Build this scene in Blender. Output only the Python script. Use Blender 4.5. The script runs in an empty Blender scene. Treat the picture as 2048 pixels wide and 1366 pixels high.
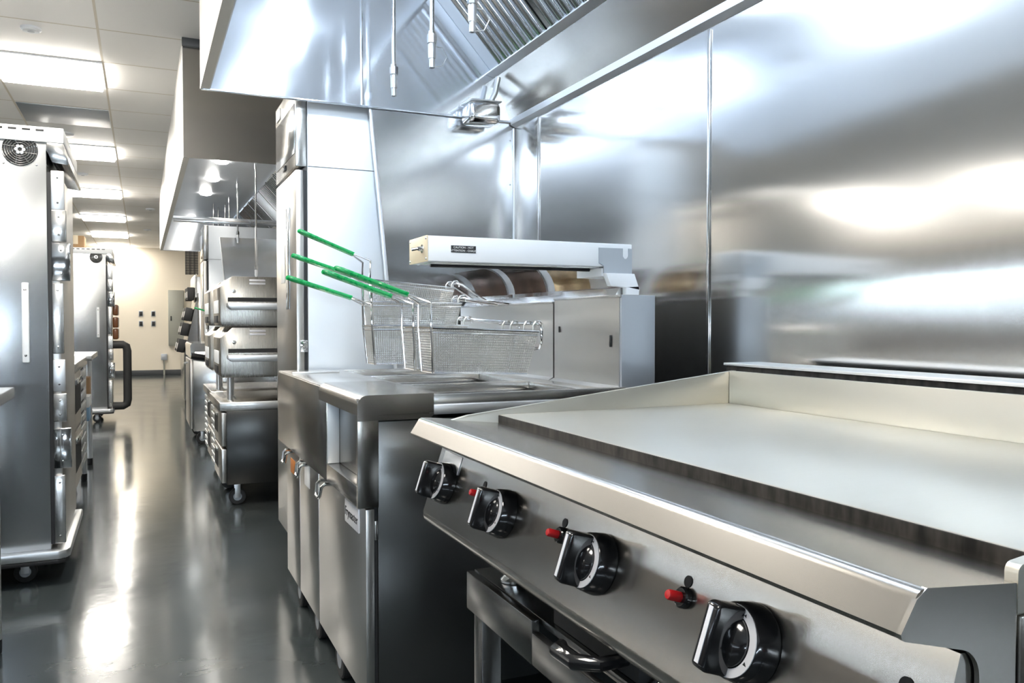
import bpy, bmesh, math, random
from mathutils import Vector, Matrix
random.seed(7)
SC = bpy.context.scene
COL = SC.collection
PI = math.pi

# ------------------------------------------------------------------ materials
def new_mat(name):
    m = bpy.data.materials.new(name); m.use_nodes = True
    return m, m.node_tree.nodes, m.node_tree.links, m.node_tree.nodes['Principled BSDF']

def plain(name, col, rough=.5, metal=0., spec=.5, coat=0., bump=0., bscale=60.):
    m, n, l, b = new_mat(name)
    b.inputs['Base Color'].default_value = (*col, 1)
    b.inputs['Roughness'].default_value = rough
    b.inputs['Metallic'].default_value = metal
    b.inputs['Specular IOR Level'].default_value = spec
    b.inputs['Coat Weight'].default_value = coat
    tc = n.new('ShaderNodeTexCoord'); nz = n.new('ShaderNodeTexNoise')
    nz.inputs['Scale'].default_value = bscale
    l.new(tc.outputs['Object'], nz.inputs['Vector'])
    mr = n.new('ShaderNodeMapRange')
    mr.inputs['To Min'].default_value = max(.02, rough - .05); mr.inputs['To Max'].default_value = rough + .05
    l.new(nz.outputs['Fac'], mr.inputs['Value']); l.new(mr.outputs['Result'], b.inputs['Roughness'])
    if bump:
        bp = n.new('ShaderNodeBump'); bp.inputs['Strength'].default_value = bump; bp.inputs['Distance'].default_value = .001
        l.new(nz.outputs['Fac'], bp.inputs['Height']); l.new(bp.outputs['Normal'], b.inputs['Normal'])
    return m

def steel(name, col=(.62, .61, .59), rough=.24, aniso=0., rot=0., grain=(1, 1, .02), warp=0., wscale=(1, 1, 1), gs=420., rvar=.018):
    """brushed stainless: fine grain in the roughness, slow oil-canning in the normal"""
    m, n, l, b = new_mat(name)
    b.inputs['Base Color'].default_value = (*col, 1)
    b.inputs['Metallic'].default_value = 1.
    tc = n.new('ShaderNodeTexCoord')
    mp = n.new('ShaderNodeMapping'); mp.inputs['Scale'].default_value = grain
    l.new(tc.outputs['Object'], mp.inputs['Vector'])
    nz = n.new('ShaderNodeTexNoise'); nz.inputs['Scale'].default_value = gs; nz.inputs['Detail'].default_value = 2
    l.new(mp.outputs['Vector'], nz.inputs['Vector'])
    mr = n.new('ShaderNodeMapRange'); mr.inputs['To Min'].default_value = rough - rvar; mr.inputs['To Max'].default_value = rough + rvar
    l.new(nz.outputs['Fac'], mr.inputs['Value']); l.new(mr.outputs['Result'], b.inputs['Roughness'])
    if aniso:
        tg = n.new('ShaderNodeTangent'); tg.direction_type = 'RADIAL'; tg.axis = 'Z'
        l.new(tg.outputs['Tangent'], b.inputs['Tangent'])
        b.inputs['Anisotropic'].default_value = aniso; b.inputs['Anisotropic Rotation'].default_value = rot
    if warp:
        m2 = n.new('ShaderNodeMapping'); m2.inputs['Scale'].default_value = wscale
        l.new(tc.outputs['Object'], m2.inputs['Vector'])
        w = n.new('ShaderNodeTexNoise'); w.inputs['Scale'].default_value = 1.6; w.inputs['Detail'].default_value = 1.2
        l.new(m2.outputs['Vector'], w.inputs['Vector'])
        bp = n.new('ShaderNodeBump'); bp.inputs['Strength'].default_value = 1.; bp.inputs['Distance'].default_value = warp
        l.new(w.outputs['Fac'], bp.inputs['Height']); l.new(bp.outputs['Normal'], b.inputs['Normal'])
    return m

def emit(name, col, s):
    m, n, l, b = new_mat(name)
    b.inputs['Base Color'].default_value = (*col, 1)
    b.inputs['Emission Color'].default_value = (*col, 1)
    b.inputs['Emission Strength'].default_value = s
    return m

M = {}
M['wall_steel'] = steel('brushed wall steel', (.74, .73, .71), .15, aniso=.75, warp=.016, wscale=(1, .22, 1.3))
M['steel'] = steel('brushed steel', (.66, .65, .63), .25, warp=.004)
M['steel_side'] = steel('satin side steel', (.56, .56, .55), .2, grain=(.02, .02, 1), warp=.005)
M['steel_front'] = steel('brushed door steel', (.60, .58, .55), .3, warp=.0015)
M['hood_end'] = steel('horizontally brushed hood end steel', (.84, .88, .94), .10, aniso=.7, rot=.25, warp=.004, wscale=(1.3, 1, .3))
M['splash_steel'] = steel('brushed splash steel', (.76, .78, .81), .17, aniso=.6, warp=.006, wscale=(.5, 1, 1.2))
M['hood_steel'] = steel('polished hood steel', (.76, .79, .83), .15, warp=.012, wscale=(1.3, 1, .5))
M['inner_sheet'] = plain('bright satin hood lining', (.82, .86, .92), .3, .7)
M['hood_end'].node_tree.nodes['Principled BSDF'].inputs['Metallic'].default_value = .82
M['skirt_steel'] = steel('satin hood skirt steel', (.74, .73, .70), .42)
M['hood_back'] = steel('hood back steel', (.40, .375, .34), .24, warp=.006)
M['cab_steel'] = steel('cabinet side steel', (.54, .555, .57), .24, grain=(.02, .02, 1), warp=.010)
M['shaded_steel'] = steel('shaded satin steel', (.20, .20, .195), .25, grain=(.02, .02, 1), warp=.003)  # steel with shade put into its colour, for fryer sides and stand
M['rail_steel'] = steel('warm brushed rail steel', (.50, .475, .44), .23, warp=.002)
M['fryer_steel'] = steel('dark brushed fryer steel', (.43, .41, .38), .23, warp=.003)
M['deep_shaded_steel'] = steel('deeply shaded satin steel', (.075, .075, .072), .24, grain=(.02, .02, 1), warp=.003)  # same steel darkened further, shade of the low base bodies painted in
M['oven_steel'] = steel('warm oven steel', (.38, .36, .325), .27, warp=.003)
M['pale_sheet'] = plain('pale satin sheet', (.66, .69, .72), .42, .55)
M['plate'] = steel('ground griddle steel', (.64, .61, .54), .38, grain=(.03, 1, 1), rvar=.05)
M['chrome'] = plain('chrome', (.8, .8, .8), .1, 1.)
M['wire'] = plain('nickel wire', (.74, .73, .70), .25, .95)
M['baffle'] = steel('polished baffle steel', (.90, .92, .96), .13, rvar=.004)
M['alu'] = plain('brushed aluminium', (.86, .87, .88), .38, 1.)
M['white_metal'] = plain('white enamel', (.86, .88, .9), .3)
M['grey_metal'] = plain('grey galvanised sheet', (.45, .48, .52), .42, .6)
M['beige'] = plain('beige enamel', (.68, .58, .42), .4)
M['black'] = plain('black gloss plastic', (.008, .008, .009), .14, coat=.4)
M['black_matte'] = plain('black matte plastic', (.015, .015, .016), .5)
M['rubber'] = plain('black rubber', (.02, .02, .02), .6)
M['grey_rubber'] = plain('grey caster tread', (.25, .26, .25), .5)
M['red'] = plain('red plastic', (.42, .012, .015), .25)
M['green'] = plain('green vinyl', (.005, .30, .075), .28, coat=.3)
M['white'] = plain('white label', (.85, .85, .84), .5)
M['silver'] = plain('silver dial', (.74, .74, .77), .35, .25)
M['orange'] = plain('orange sticker', (.55, .2, .05), .6)
M['card'] = plain('brown cardboard', (.36, .22, .11), .8)
M['blue_card'] = plain('blue and white carton', (.25, .42, .6), .6)
M['amber'] = plain('amber plastic', (.13, .05, .018), .2)
M['wood'] = plain('tan board', (.62, .38, .18), .5)
M['panel_grey'] = plain('grey panel paint', (.34, .34, .29), .45)
M['back_grey'] = plain('dark grey wall panel', (.10, .098, .095), .5)
M['reflection_dark'] = plain('grey added reflection panel', (.16, .155, .15), .45)  # for the unseen panel added to darken the right wall's reflection
M['dark_gap'] = plain('dark recess', (.012, .012, .012), .6)
M['base_grey'] = plain('dark cove base', (.06, .065, .07), .4)
M['clear_bag'] = plain('pale plastic', (.75, .73, .7), .3)

def paint_wall():
    m = plain('cream wall paint', (.80, .72, .59), .55, bump=.15, bscale=90.)
    return m
M['cream'] = paint_wall()

def floor_mat():
    m, n, l, b = new_mat('grey epoxy floor')
    tc = n.new('ShaderNodeTexCoord')
    a = n.new('ShaderNodeTexNoise'); a.inputs['Scale'].default_value = 2.2; a.inputs['Detail'].default_value = 6
    l.new(tc.outputs['Object'], a.inputs['Vector'])
    cr = n.new('ShaderNodeValToRGB')
    cr.color_ramp.elements[0].position = .3; cr.color_ramp.elements[0].color = (.036, .044, .046, 1)
    cr.color_ramp.elements[1].position = .75; cr.color_ramp.elements[1].color = (.058, .067, .068, 1)
    l.new(a.outputs['Fac'], cr.inputs['Fac']); l.new(cr.outputs['Color'], b.inputs['Base Color'])
    mr = n.new('ShaderNodeMapRange'); mr.inputs['To Min'].default_value = .10; mr.inputs['To Max'].default_value = .19
    l.new(a.outputs['Fac'], mr.inputs['Value']); l.new(mr.outputs['Result'], b.inputs['Roughness'])
    b.inputs['Specular IOR Level'].default_value = .38
    w = n.new('ShaderNodeTexNoise'); w.inputs['Scale'].default_value = 9; w.inputs['Detail'].default_value = 3
    l.new(tc.outputs['Object'], w.inputs['Vector'])
    bp = n.new('ShaderNodeBump'); bp.inputs['Strength'].default_value = .35; bp.inputs['Distance'].default_value = .002
    l.new(w.outputs['Fac'], bp.inputs['Height']); l.new(bp.outputs['Normal'], b.inputs['Normal'])
    return m
M['floor'] = floor_mat()

def tile_mat():
    m, n, l, b = new_mat('ceiling tile')
    tc = n.new('ShaderNodeTexCoord'); sp = n.new('ShaderNodeSeparateXYZ')
    l.new(tc.outputs['Object'], sp.inputs['Vector'])
    masks = []
    for ax, off in (('X', .2), ('Y', -5.54 + 6.1)):
        ad = n.new('ShaderNodeMath'); ad.operation = 'ADD'; ad.inputs[1].default_value = off + 12.2
        l.new(sp.outputs[ax], ad.inputs[0])
        md = n.new('ShaderNodeMath'); md.operation = 'MODULO'; md.inputs[1].default_value = .61
        l.new(ad.outputs[0], md.inputs[0])
        sb = n.new('ShaderNodeMath'); sb.operation = 'SUBTRACT'; sb.inputs[1].default_value = .305
        l.new(md.outputs[0], sb.inputs[0])
        ab = n.new('ShaderNodeMath'); ab.operation = 'ABSOLUTE'; l.new(sb.outputs[0], ab.inputs[0])
        gt = n.new('ShaderNodeMath'); gt.operation = 'GREATER_THAN'; gt.inputs[1].default_value = .2985
        l.new(ab.outputs[0], gt.inputs[0]); masks.append(gt)
    mx = n.new('ShaderNodeMath'); mx.operation = 'MAXIMUM'
    l.new(masks[0].outputs[0], mx.inputs[0]); l.new(masks[1].outputs[0], mx.inputs[1])
    mix = n.new('ShaderNodeMixRGB'); mix.inputs[1].default_value = (.93, .91, .88, 1); mix.inputs[2].default_value = (.66, .60, .50, 1)
    l.new(mx.outputs[0], mix.inputs[0]); l.new(mix.outputs[0], b.inputs['Base Color'])
    b.inputs['Roughness'].default_value = .5
    return m
M['tile'] = tile_mat()

def carbon_mat():
    m, n, l, b = new_mat('scorched plate edge')
    tc = n.new('ShaderNodeTexCoord')
    mp = n.new('ShaderNodeMapping'); mp.inputs['Scale'].default_value = (1, 1, .25)
    l.new(tc.outputs['Object'], mp.inputs['Vector'])
    a = n.new('ShaderNodeTexNoise'); a.inputs['Scale'].default_value = 55; a.inputs['Detail'].default_value = 5
    l.new(mp.outputs['Vector'], a.inputs['Vector'])
    cr = n.new('ShaderNodeValToRGB')
    cr.color_ramp.elements[0].position = .35; cr.color_ramp.elements[0].color = (.006, .0055, .005, 1)
    cr.color_ramp.elements[1].position = .8; cr.color_ramp.elements[1].color = (.045, .04, .035, 1)
    l.new(a.outputs['Fac'], cr.inputs['Fac']); l.new(cr.outputs['Color'], b.inputs['Base Color'])
    b.inputs['Roughness'].default_value = .6; b.inputs['Specular IOR Level'].default_value = .15
    return m
M['carbon'] = carbon_mat()

def tint_mat(name, c1, c2):
    m, n, l, b = new_mat(name)
    tc = n.new('ShaderNodeTexCoord')
    a = n.new('ShaderNodeTexNoise'); a.inputs['Scale'].default_value = 9
    l.new(tc.outputs['Object'], a.inputs['Vector'])
    cr = n.new('ShaderNodeValToRGB')
    cr.color_ramp.elements[0].position = .3; cr.color_ramp.elements[0].color = (*c1, 1)
    cr.color_ramp.elements[1].position = .7; cr.color_ramp.elements[1].color = (*c2, 1)
    l.new(a.outputs['Fac'], cr.inputs['Fac']); l.new(cr.outputs['Color'], b.inputs['Base Color'])
    b.inputs['Metallic'].default_value = 1; b.inputs['Roughness'].default_value = .16
    return m
M['bronze'] = tint_mat('heat tinted dark steel', (.10, .055, .035), (.2, .11, .07))
M['gold'] = tint_mat('heat tinted golden steel', (.30, .19, .09), (.55, .42, .24))

M['lamp'] = emit('troffer diffuser', (1., .95, .87), 26.)
M['hood_lamp'] = emit('hood lamp globe', (.78, .89, 1.), 72.)
M['hood_lamp_warm'] = emit('round hood lamp', (1., .96, .88), 36.)
M['daylight'] = emit('daylit pane', (.72, .86, 1.), 22.)
M['daylight_back'] = emit('daylit back pane', (.72, .86, 1.), 32.)

# ------------------------------------------------------------------ mesh builder
class MB:
    def __init__(s): s.bm = bmesh.new()
    def _merge(s, t):
        me = bpy.data.meshes.new('tmp'); t.to_mesh(me); t.free()
        s.bm.from_mesh(me); bpy.data.meshes.remove(me)
    def box(s, x0, x1, y0, y1, z0, z1, bev=0., seg=2, mat=None):
        t = bmesh.new()
        v = [t.verts.new((x, y, z)) for x in (x0, x1) for y in (y0, y1) for z in (z0, z1)]
        for f in ((0, 1, 3, 2), (4, 6, 7, 5), (0, 4, 5, 1), (2, 3, 7, 6), (0, 2, 6, 4), (1, 5, 7, 3)):
            t.faces.new([v[i] for i in f])
        bmesh.ops.recalc_face_normals(t, faces=t.faces)
        if bev:
            bmesh.ops.bevel(t, geom=list(t.edges), offset=bev, segments=seg, affect='EDGES', profile=.5)
            if seg > 2:
                for f in t.faces: f.smooth = f.calc_area() < 40 * bev * bev and False
        if mat: bmesh.ops.transform(t, matrix=mat, verts=t.verts)
        s._merge(t); return s
    def prism(s, pts, axis, a, b, bev=0., smooth=False):
        """pts: 2D outline; axis 'y' -> pts are (x,z); 'x' -> (y,z); 'z' -> (x,y)"""
        t = bmesh.new()
        P = {'y': lambda p, q: (p[0], q, p[1]), 'x': lambda p, q: (q, p[0], p[1]), 'z': lambda p, q: (p[0], p[1], q)}[axis]
        A = [t.verts.new(P(p, a)) for p in pts]; B = [t.verts.new(P(p, b)) for p in pts]
        n = len(pts)
        t.faces.new(A); t.faces.new(B[::-1])
        for i in range(n):
            f = t.faces.new((A[i], B[i], B[(i + 1) % n], A[(i + 1) % n])); f.smooth = smooth
        bmesh.ops.recalc_face_normals(t, faces=t.faces)
        if bev: bmesh.ops.bevel(t, geom=list(t.edges), offset=bev, segments=2, affect='EDGES', profile=.5)
        s._merge(t); return s
    def sheet(s, pts, axis, a, b, th=.002, smooth=True, closed=False):
        """open profile extruded along an axis, given a thickness"""
        t = bmesh.new()
        P = {'y': lambda p, q: (p[0], q, p[1]), 'x': lambda p, q: (q, p[0], p[1]), 'z': lambda p, q: (p[0], p[1], q)}[axis]
        A = [t.verts.new(P(p, a)) for p in pts]; B = [t.verts.new(P(p, b)) for p in pts]
        for i in range(len(pts) - 1):
            f = t.faces.new((A[i], B[i], B[i + 1], A[i + 1])); f.smooth = smooth
        bmesh.ops.solidify(t, geom=list(t.faces), thickness=th)
        bmesh.ops.recalc_face_normals(t, faces=t.faces)
        for f in t.faces: f.smooth = smooth
        s._merge(t); return s
    def tube(s, pts, r, seg=8, closed=False, cap=True):
        pts = [Vector(p) for p in pts]; n = len(pts)
        bm = s.bm; rings = []
        up = None
        for i, p in enumerate(pts):
            if closed: d = (pts[(i + 1) % n] - pts[i - 1])
            else: d = pts[min(i + 1, n - 1)] - pts[max(i - 1, 0)]
            d.normalize()
            if up is None: up = Vector((0, 0, 1)) if abs(d.z) < .9 else Vector((1, 0, 0))
            u = d.cross(up)
            if u.length < 1e-4: u = d.cross(Vector((.3, 1, .2)))
            u.normalize(); v = u.cross(d); up = v
            rr = r[i] if isinstance(r, (list, tuple)) else r
            rings.append([bm.verts.new(p + (u * math.cos(k * 2 * PI / seg) + v * math.sin(k * 2 * PI / seg)) * rr) for k in range(seg)])
        m = n if closed else n - 1
        for i in range(m):
            A, B = rings[i], rings[(i + 1) % n]
            for k in range(seg):
                f = bm.faces.new((A[k], A[(k + 1) % seg], B[(k + 1) % seg], B[k])); f.smooth = seg > 4
        if cap and not closed:
            bm.faces.new(rings[0][::-1]); bm.faces.new(rings[-1])
        return s
    def cyl(s, c0, c1, r, seg=24, r2=None):
        return s.tube([c0, c1], [r, r2 if r2 is not None else r], seg)
    def lathe(s, prof, org, axis, seg=32):
        """prof: (distance along axis, radius)"""
        org = Vector(org); d = Vector(axis).normalized()
        u = d.cross(Vector((0, 0, 1)) if abs(d.z) < .9 else Vector((1, 0, 0))).normalized(); v = u.cross(d)
        bm = s.bm; R = []
        for a, r in prof:
            R.append([bm.verts.new(org + d * a + (u * math.cos(k * 2 * PI / seg) + v * math.sin(k * 2 * PI / seg)) * max(r, 1e-5)) for k in range(seg)])
        for i in range(len(R) - 1):
            sm = True
            for k in range(seg):
                f = bm.faces.new((R[i][k], R[i][(k + 1) % seg], R[i + 1][(k + 1) % seg], R[i + 1][k])); f.smooth = sm
        return s
    def build(s, name, mat, parent=None, sharp=math.radians(35)):
        root = parent
        while root and root.parent: root = root.parent
        bmesh.ops.recalc_face_normals(s.bm, faces=s.bm.faces)
        if root: bmesh.ops.translate(s.bm, vec=-Vector(root.location), verts=s.bm.verts)
        me = bpy.data.meshes.new(name); s.bm.to_mesh(me); s.bm.free()
        me.set_sharp_from_angle(angle=sharp)
        o = bpy.data.objects.new(name, me); COL.objects.link(o)
        me.materials.append(M[mat] if isinstance(mat, str) else mat)
        o.parent = parent
        return o

def tag(o, label=None, cat=None, group=None, kind=None):
    if label: o['label'] = label
    if cat: o['category'] = cat
    if group: o['group'] = group
    if kind: o['kind'] = kind
    return o
def thing(name, label, cat, loc, group=None):
    o = bpy.data.objects.new(name, None); COL.objects.link(o)
    o.location = loc; o.empty_display_size = .1
    return tag(o, label, cat, group)
def struct(name, mb, mat):
    return tag(mb.build(name, mat), kind='structure')
def copy_tree(o, loc=None, label=None, parent=None):
    c = o.copy(); COL.objects.link(c)
    if parent: c.parent = parent
    if loc is not None: c.location = loc
    if label: c['label'] = label
    for ch in [x for x in SC.objects if x.parent == o]: copy_tree(ch, parent=c)
    return c
def writing(name, txt, size, mat, parent, org, right, up, extrude=.0004, align='CENTER', squeeze=1.):
    """lettering as a mesh, lying in the plane right x up"""
    root = parent
    while root.parent: root = root.parent
    cu = bpy.data.curves.new(name, 'FONT'); cu.body = txt; cu.size = size; cu.extrude = extrude
    cu.align_x = align; cu.align_y = 'CENTER'
    to = bpy.data.objects.new(name, cu); COL.objects.link(to)
    dg = bpy.context.evaluated_depsgraph_get(); dg.update()
    me = bpy.data.meshes.new_from_object(to.evaluated_get(dg))
    bpy.data.objects.remove(to); bpy.data.curves.remove(cu)
    r = Vector(right).normalized(); u = Vector(up).normalized(); nn = r.cross(u)
    mt = Matrix.Translation(Vector(org) - Vector(root.location)) @ Matrix((r, u, nn)).transposed().to_4x4() @ Matrix.Diagonal((squeeze, 1, 1, 1))
    me.transform(mt); me.materials.clear(); me.materials.append(M[mat])
    o = bpy.data.objects.new(name, me); COL.objects.link(o); o.parent = parent
    return o
def arc(cx, cz, r, a0, a1, n=8):
    return [(cx + r * math.cos(math.radians(a0 + (a1 - a0) * i / n)), cz + r * math.sin(math.radians(a0 + (a1 - a0) * i / n))) for i in range(n + 1)]

# ------------------------------------------------------------------ the room
WX, YF, YB, XL, CZ = 1.56, 19.0, -3.2, -7.5, 2.68
struct('floor', MB().box(XL - .1, WX + .1, YB - .1, YF + .1, -.1, 0), 'floor')
struct('ceiling', MB().box(XL - .1, WX + .1, YB - .1, YF + .1, CZ, CZ + .1), 'tile')
struct('wall_right', MB().box(WX, WX + .1, YB, YF, 0, CZ), 'wall_steel')
struct('wall_far', MB().box(XL, WX, YF, YF + .1, 0, CZ), 'cream')
struct('wall_back', MB().box(XL, WX, YB - .1, YB, 0, CZ), 'back_grey')
struct('wall_left', MB().box(XL - .1, XL, YB, YF, 0, CZ), 'cream')
struct('baseboard_far', MB().box(XL, WX, YF - .012, YF - .0005, 0.0005, .11, .003), 'base_grey')
struct('baseboard_left', MB().box(XL + .0005, XL + .012, YB, YF, 0.0005, .11, .003), 'base_grey')
struct('trim_1', MB().box(WX - .005, WX - .0003, 2.024, 2.036, 0.02, 2.0, .0015), 'chrome')
struct('trim_2', MB().box(WX - .004, WX - .0003, 3.188, 3.198, 0.02, 2.0, .001), 'chrome')
struct('added_dark_panel', MB().box(XL + .0005, XL + .02, YB, YF - .02, .12, 2.42, .004), 'reflection_dark')  # unseen dark panel, added so the steel wall opposite reflects darker
# daylit strip of pass-through window in the left wall and over the back counter
struct('window_1', MB().box(XL + .021, XL + .03, -2.5, 14., 1.49, 1.525), 'daylight')
struct('window_2', MB().box(-3.2, .2, YB + .002, YB + .02, 1.19, 1.29), 'daylight_back')

# ceiling troffers: a row over the aisle and one over the neighbouring aisle
lamp_words = ['nearest the camera in view', 'second along the aisle', 'third along the aisle', 'fourth along the aisle', 'fifth along the aisle', 'last before the far wall']
def troffer(x, y, label):
    t = thing('ceiling_light', label, 'ceiling light', (x, y, CZ), 'square light panels in the ceiling grid')
    f = MB()
    for (a, b, c, d) in ((-.302, .302, -.302, -.285), (-.302, .302, .285, .302), (-.302, -.285, -.285, .285), (.285, .302, -.285, .285)):
        f.box(x + a, x + b, y + c, y + d, CZ - .012, CZ - .0005, .002)
    f.build('frame', 'white_metal', t)
    MB().box(x - .285, x + .285, y - .285, y + .285, CZ - .034, CZ - .001, .006).build('diffuser', 'lamp', t)
    return t
Y0, DY = 5.84, 2.62
t0 = troffer(-.505, Y0, 'square white ceiling light, ' + lamp_words[0])
for i in range(1, 6):
    copy_tree(t0, (-.505, min(Y0 + DY * i, 18.65), CZ), 'square white ceiling light, ' + lamp_words[i] if i < 5 else 'square white ceiling light, ' + lamp_words[5])
for i in (1, 2):
    copy_tree(t0, (-.505, Y0 - DY * i, CZ), 'square white ceiling light above the picture over the aisle')
for i in range(-1, 4):
  for lx in (-6.01,):
    copy_tree(t0, (lx, Y0 + DY * i, CZ), 'square white ceiling light over the far left part of the room beyond the picture')

# return-air tile, detectors
v = tag(MB().box(-.80, -.21, 6.78, 7.37, CZ - .006, CZ - .0005, .002).build('air_vent', 'grey_metal'), 'flat grey return air tile in the ceiling beyond the nearest light', 'vent')
for (x, y, r, lab) in ((-.52, 5.05, .05, 'round white cover plate on the ceiling before the nearest light'), (-.60, 7.75, .10, 'round white ceiling speaker behind the grey air tile'), (-.55, 9.75, .05, 'round white cover plate behind the second ceiling light'), (.12, 12.4, .06, 'left one of two small round detectors past the far hood'), (.30, 12.4, .06, 'right one of two small round detectors past the far hood'), (.1, 15.2, .06, 'small round detector nearest the far wall')):
    d = thing('smoke_detector', lab, 'ceiling fitting', (x, y, CZ))
    MB().lathe([(0.0005, r), (.012, r), (.02, r * .8), (.022, 0)], (x, y, CZ), (0, 0, -1)).build('cover', 'white_metal', d)
    MB().lathe([(.0225, r * .35), (.024, r * .3), (.024, 0)], (x, y, CZ), (0, 0, -1)).build('lens', 'grey_metal', d)

# far wall fittings
for (x, z, lab) in ((-.02, 1.30, 'top left'), (.22, 1.30, 'top right'), (-.02, 1.09, 'bottom left'), (.22, 1.09, 'bottom right')):
    o = thing('wall_outlet', f'black socket plate on the cream far wall, {lab} of the four', 'outlet', (x, YF, z), 'four sockets on the far wall')
    MB().box(x - .042, x + .042, YF - .008, YF - .0005, z - .06, z + .06, .003).build('plate', 'grey_metal', o)
    MB().box(x - .03, x + .03, YF - .011, YF - .0082, z - .045, z + .045, .002).build('socket', 'black_matte', o)
o = thing('electrical_panel', 'tall grey electrical panel on the far wall behind the bin rack', 'electrical panel', (.66, YF, .62))
MB().box(.51, .82, YF - .12, YF - .0005, .62, 1.80, .006).build('box', 'panel_grey', o)
MB().box(.53, .80, YF - .128, YF - .1205, .66, 1.76, .003).build('door', 'panel_grey', o)
MB().box(.55, .575, YF - .14, YF - .1282, 1.15, 1.25, .004).build('latch', 'black_matte', o)
o = thing('junction_box', 'small grey junction box low on the far wall with a conduit', 'junction box', (.42, YF, 0))
MB().box(.36, .48, YF - .09, YF - .0005, .32, .45, .006).build('box', 'grey_metal', o)
MB().cyl((.42, YF - .045, .002), (.42, YF - .045, .3195), .018, 10).build('conduit', 'panel_grey', o)

# ------------------------------------------------------------------ exhaust hoods
def baffle_filter(parent, y0, y1, top, bot):
    """a filter panel leaning between two points (x, z)"""
    T, B = Vector((top[0], 0, top[1])), Vector((bot[0], 0, bot[1]))
    d = (B - T).normalized(); nrm = Vector((d.z, 0, -d.x))
    if nrm.x > 0: nrm = -nrm      # towards the cook, down
    f = MB()
    w = .018
    def bar(p, q, r=.010): f.tube([p, q], r, 4)
    for y in (y0 + .01, y1 - .01): bar(T + Vector((0, y, 0)), B + Vector((0, y, 0)))
    for P in (T, B): bar(P + Vector((0, y0 + .02, 0)) , P + Vector((0, y1 - .02, 0)))
    fr = f.build('filter_frame', 'chrome', parent)
    b = MB(); n = 7; st = (y1 - y0 - .04) / n
    for i in range(n):
        yc = y0 + .02 + (i + .5) * st
        for layer, off, ww in ((0, .004, .5), ):
            pr = [(math.cos(a) * st * .31, math.sin(a) * .028) for a in [PI * k / 6 for k in range(7)]]
            A = [b.bm.verts.new(T + d * .012 + Vector((0, yc + c, 0)) + nrm * (s_ + off)) for c, s_ in pr]
            Bv = [b.bm.verts.new(B - d * .012 + Vector((0, yc + c, 0)) + nrm * (s_ + off)) for c, s_ in pr]
            for k in range(6):
                q = b.bm.faces.new((A[k], Bv[k], Bv[k + 1], A[k + 1])); q.smooth = True
            b.bm.faces.new(A); b.bm.faces.new(Bv[::-1])
    b.build('baffles', 'baffle', fr)
    k = MB()
    off = -.012
    vs = [T + nrm * off + Vector((0, y0 + .01, 0)), B + nrm * off + Vector((0, y0 + .01, 0)), B + nrm * off + Vector((0, y1 - .01, 0)), T + nrm * off + Vector((0, y1 - .01, 0))]
    vs2 = [q + nrm * -.006 for q in vs]
    a = [k.bm.verts.new(q) for q in vs]; c = [k.bm.verts.new(q) for q in vs2]
    k.bm.faces.new(a); k.bm.faces.new(c[::-1])
    for i in range(4): k.bm.faces.new((a[i], c[i], c[(i + 1) % 4], a[(i + 1) % 4]))
    k.build('filter_back', 'dark_gap', fr)
    return fr

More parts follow.
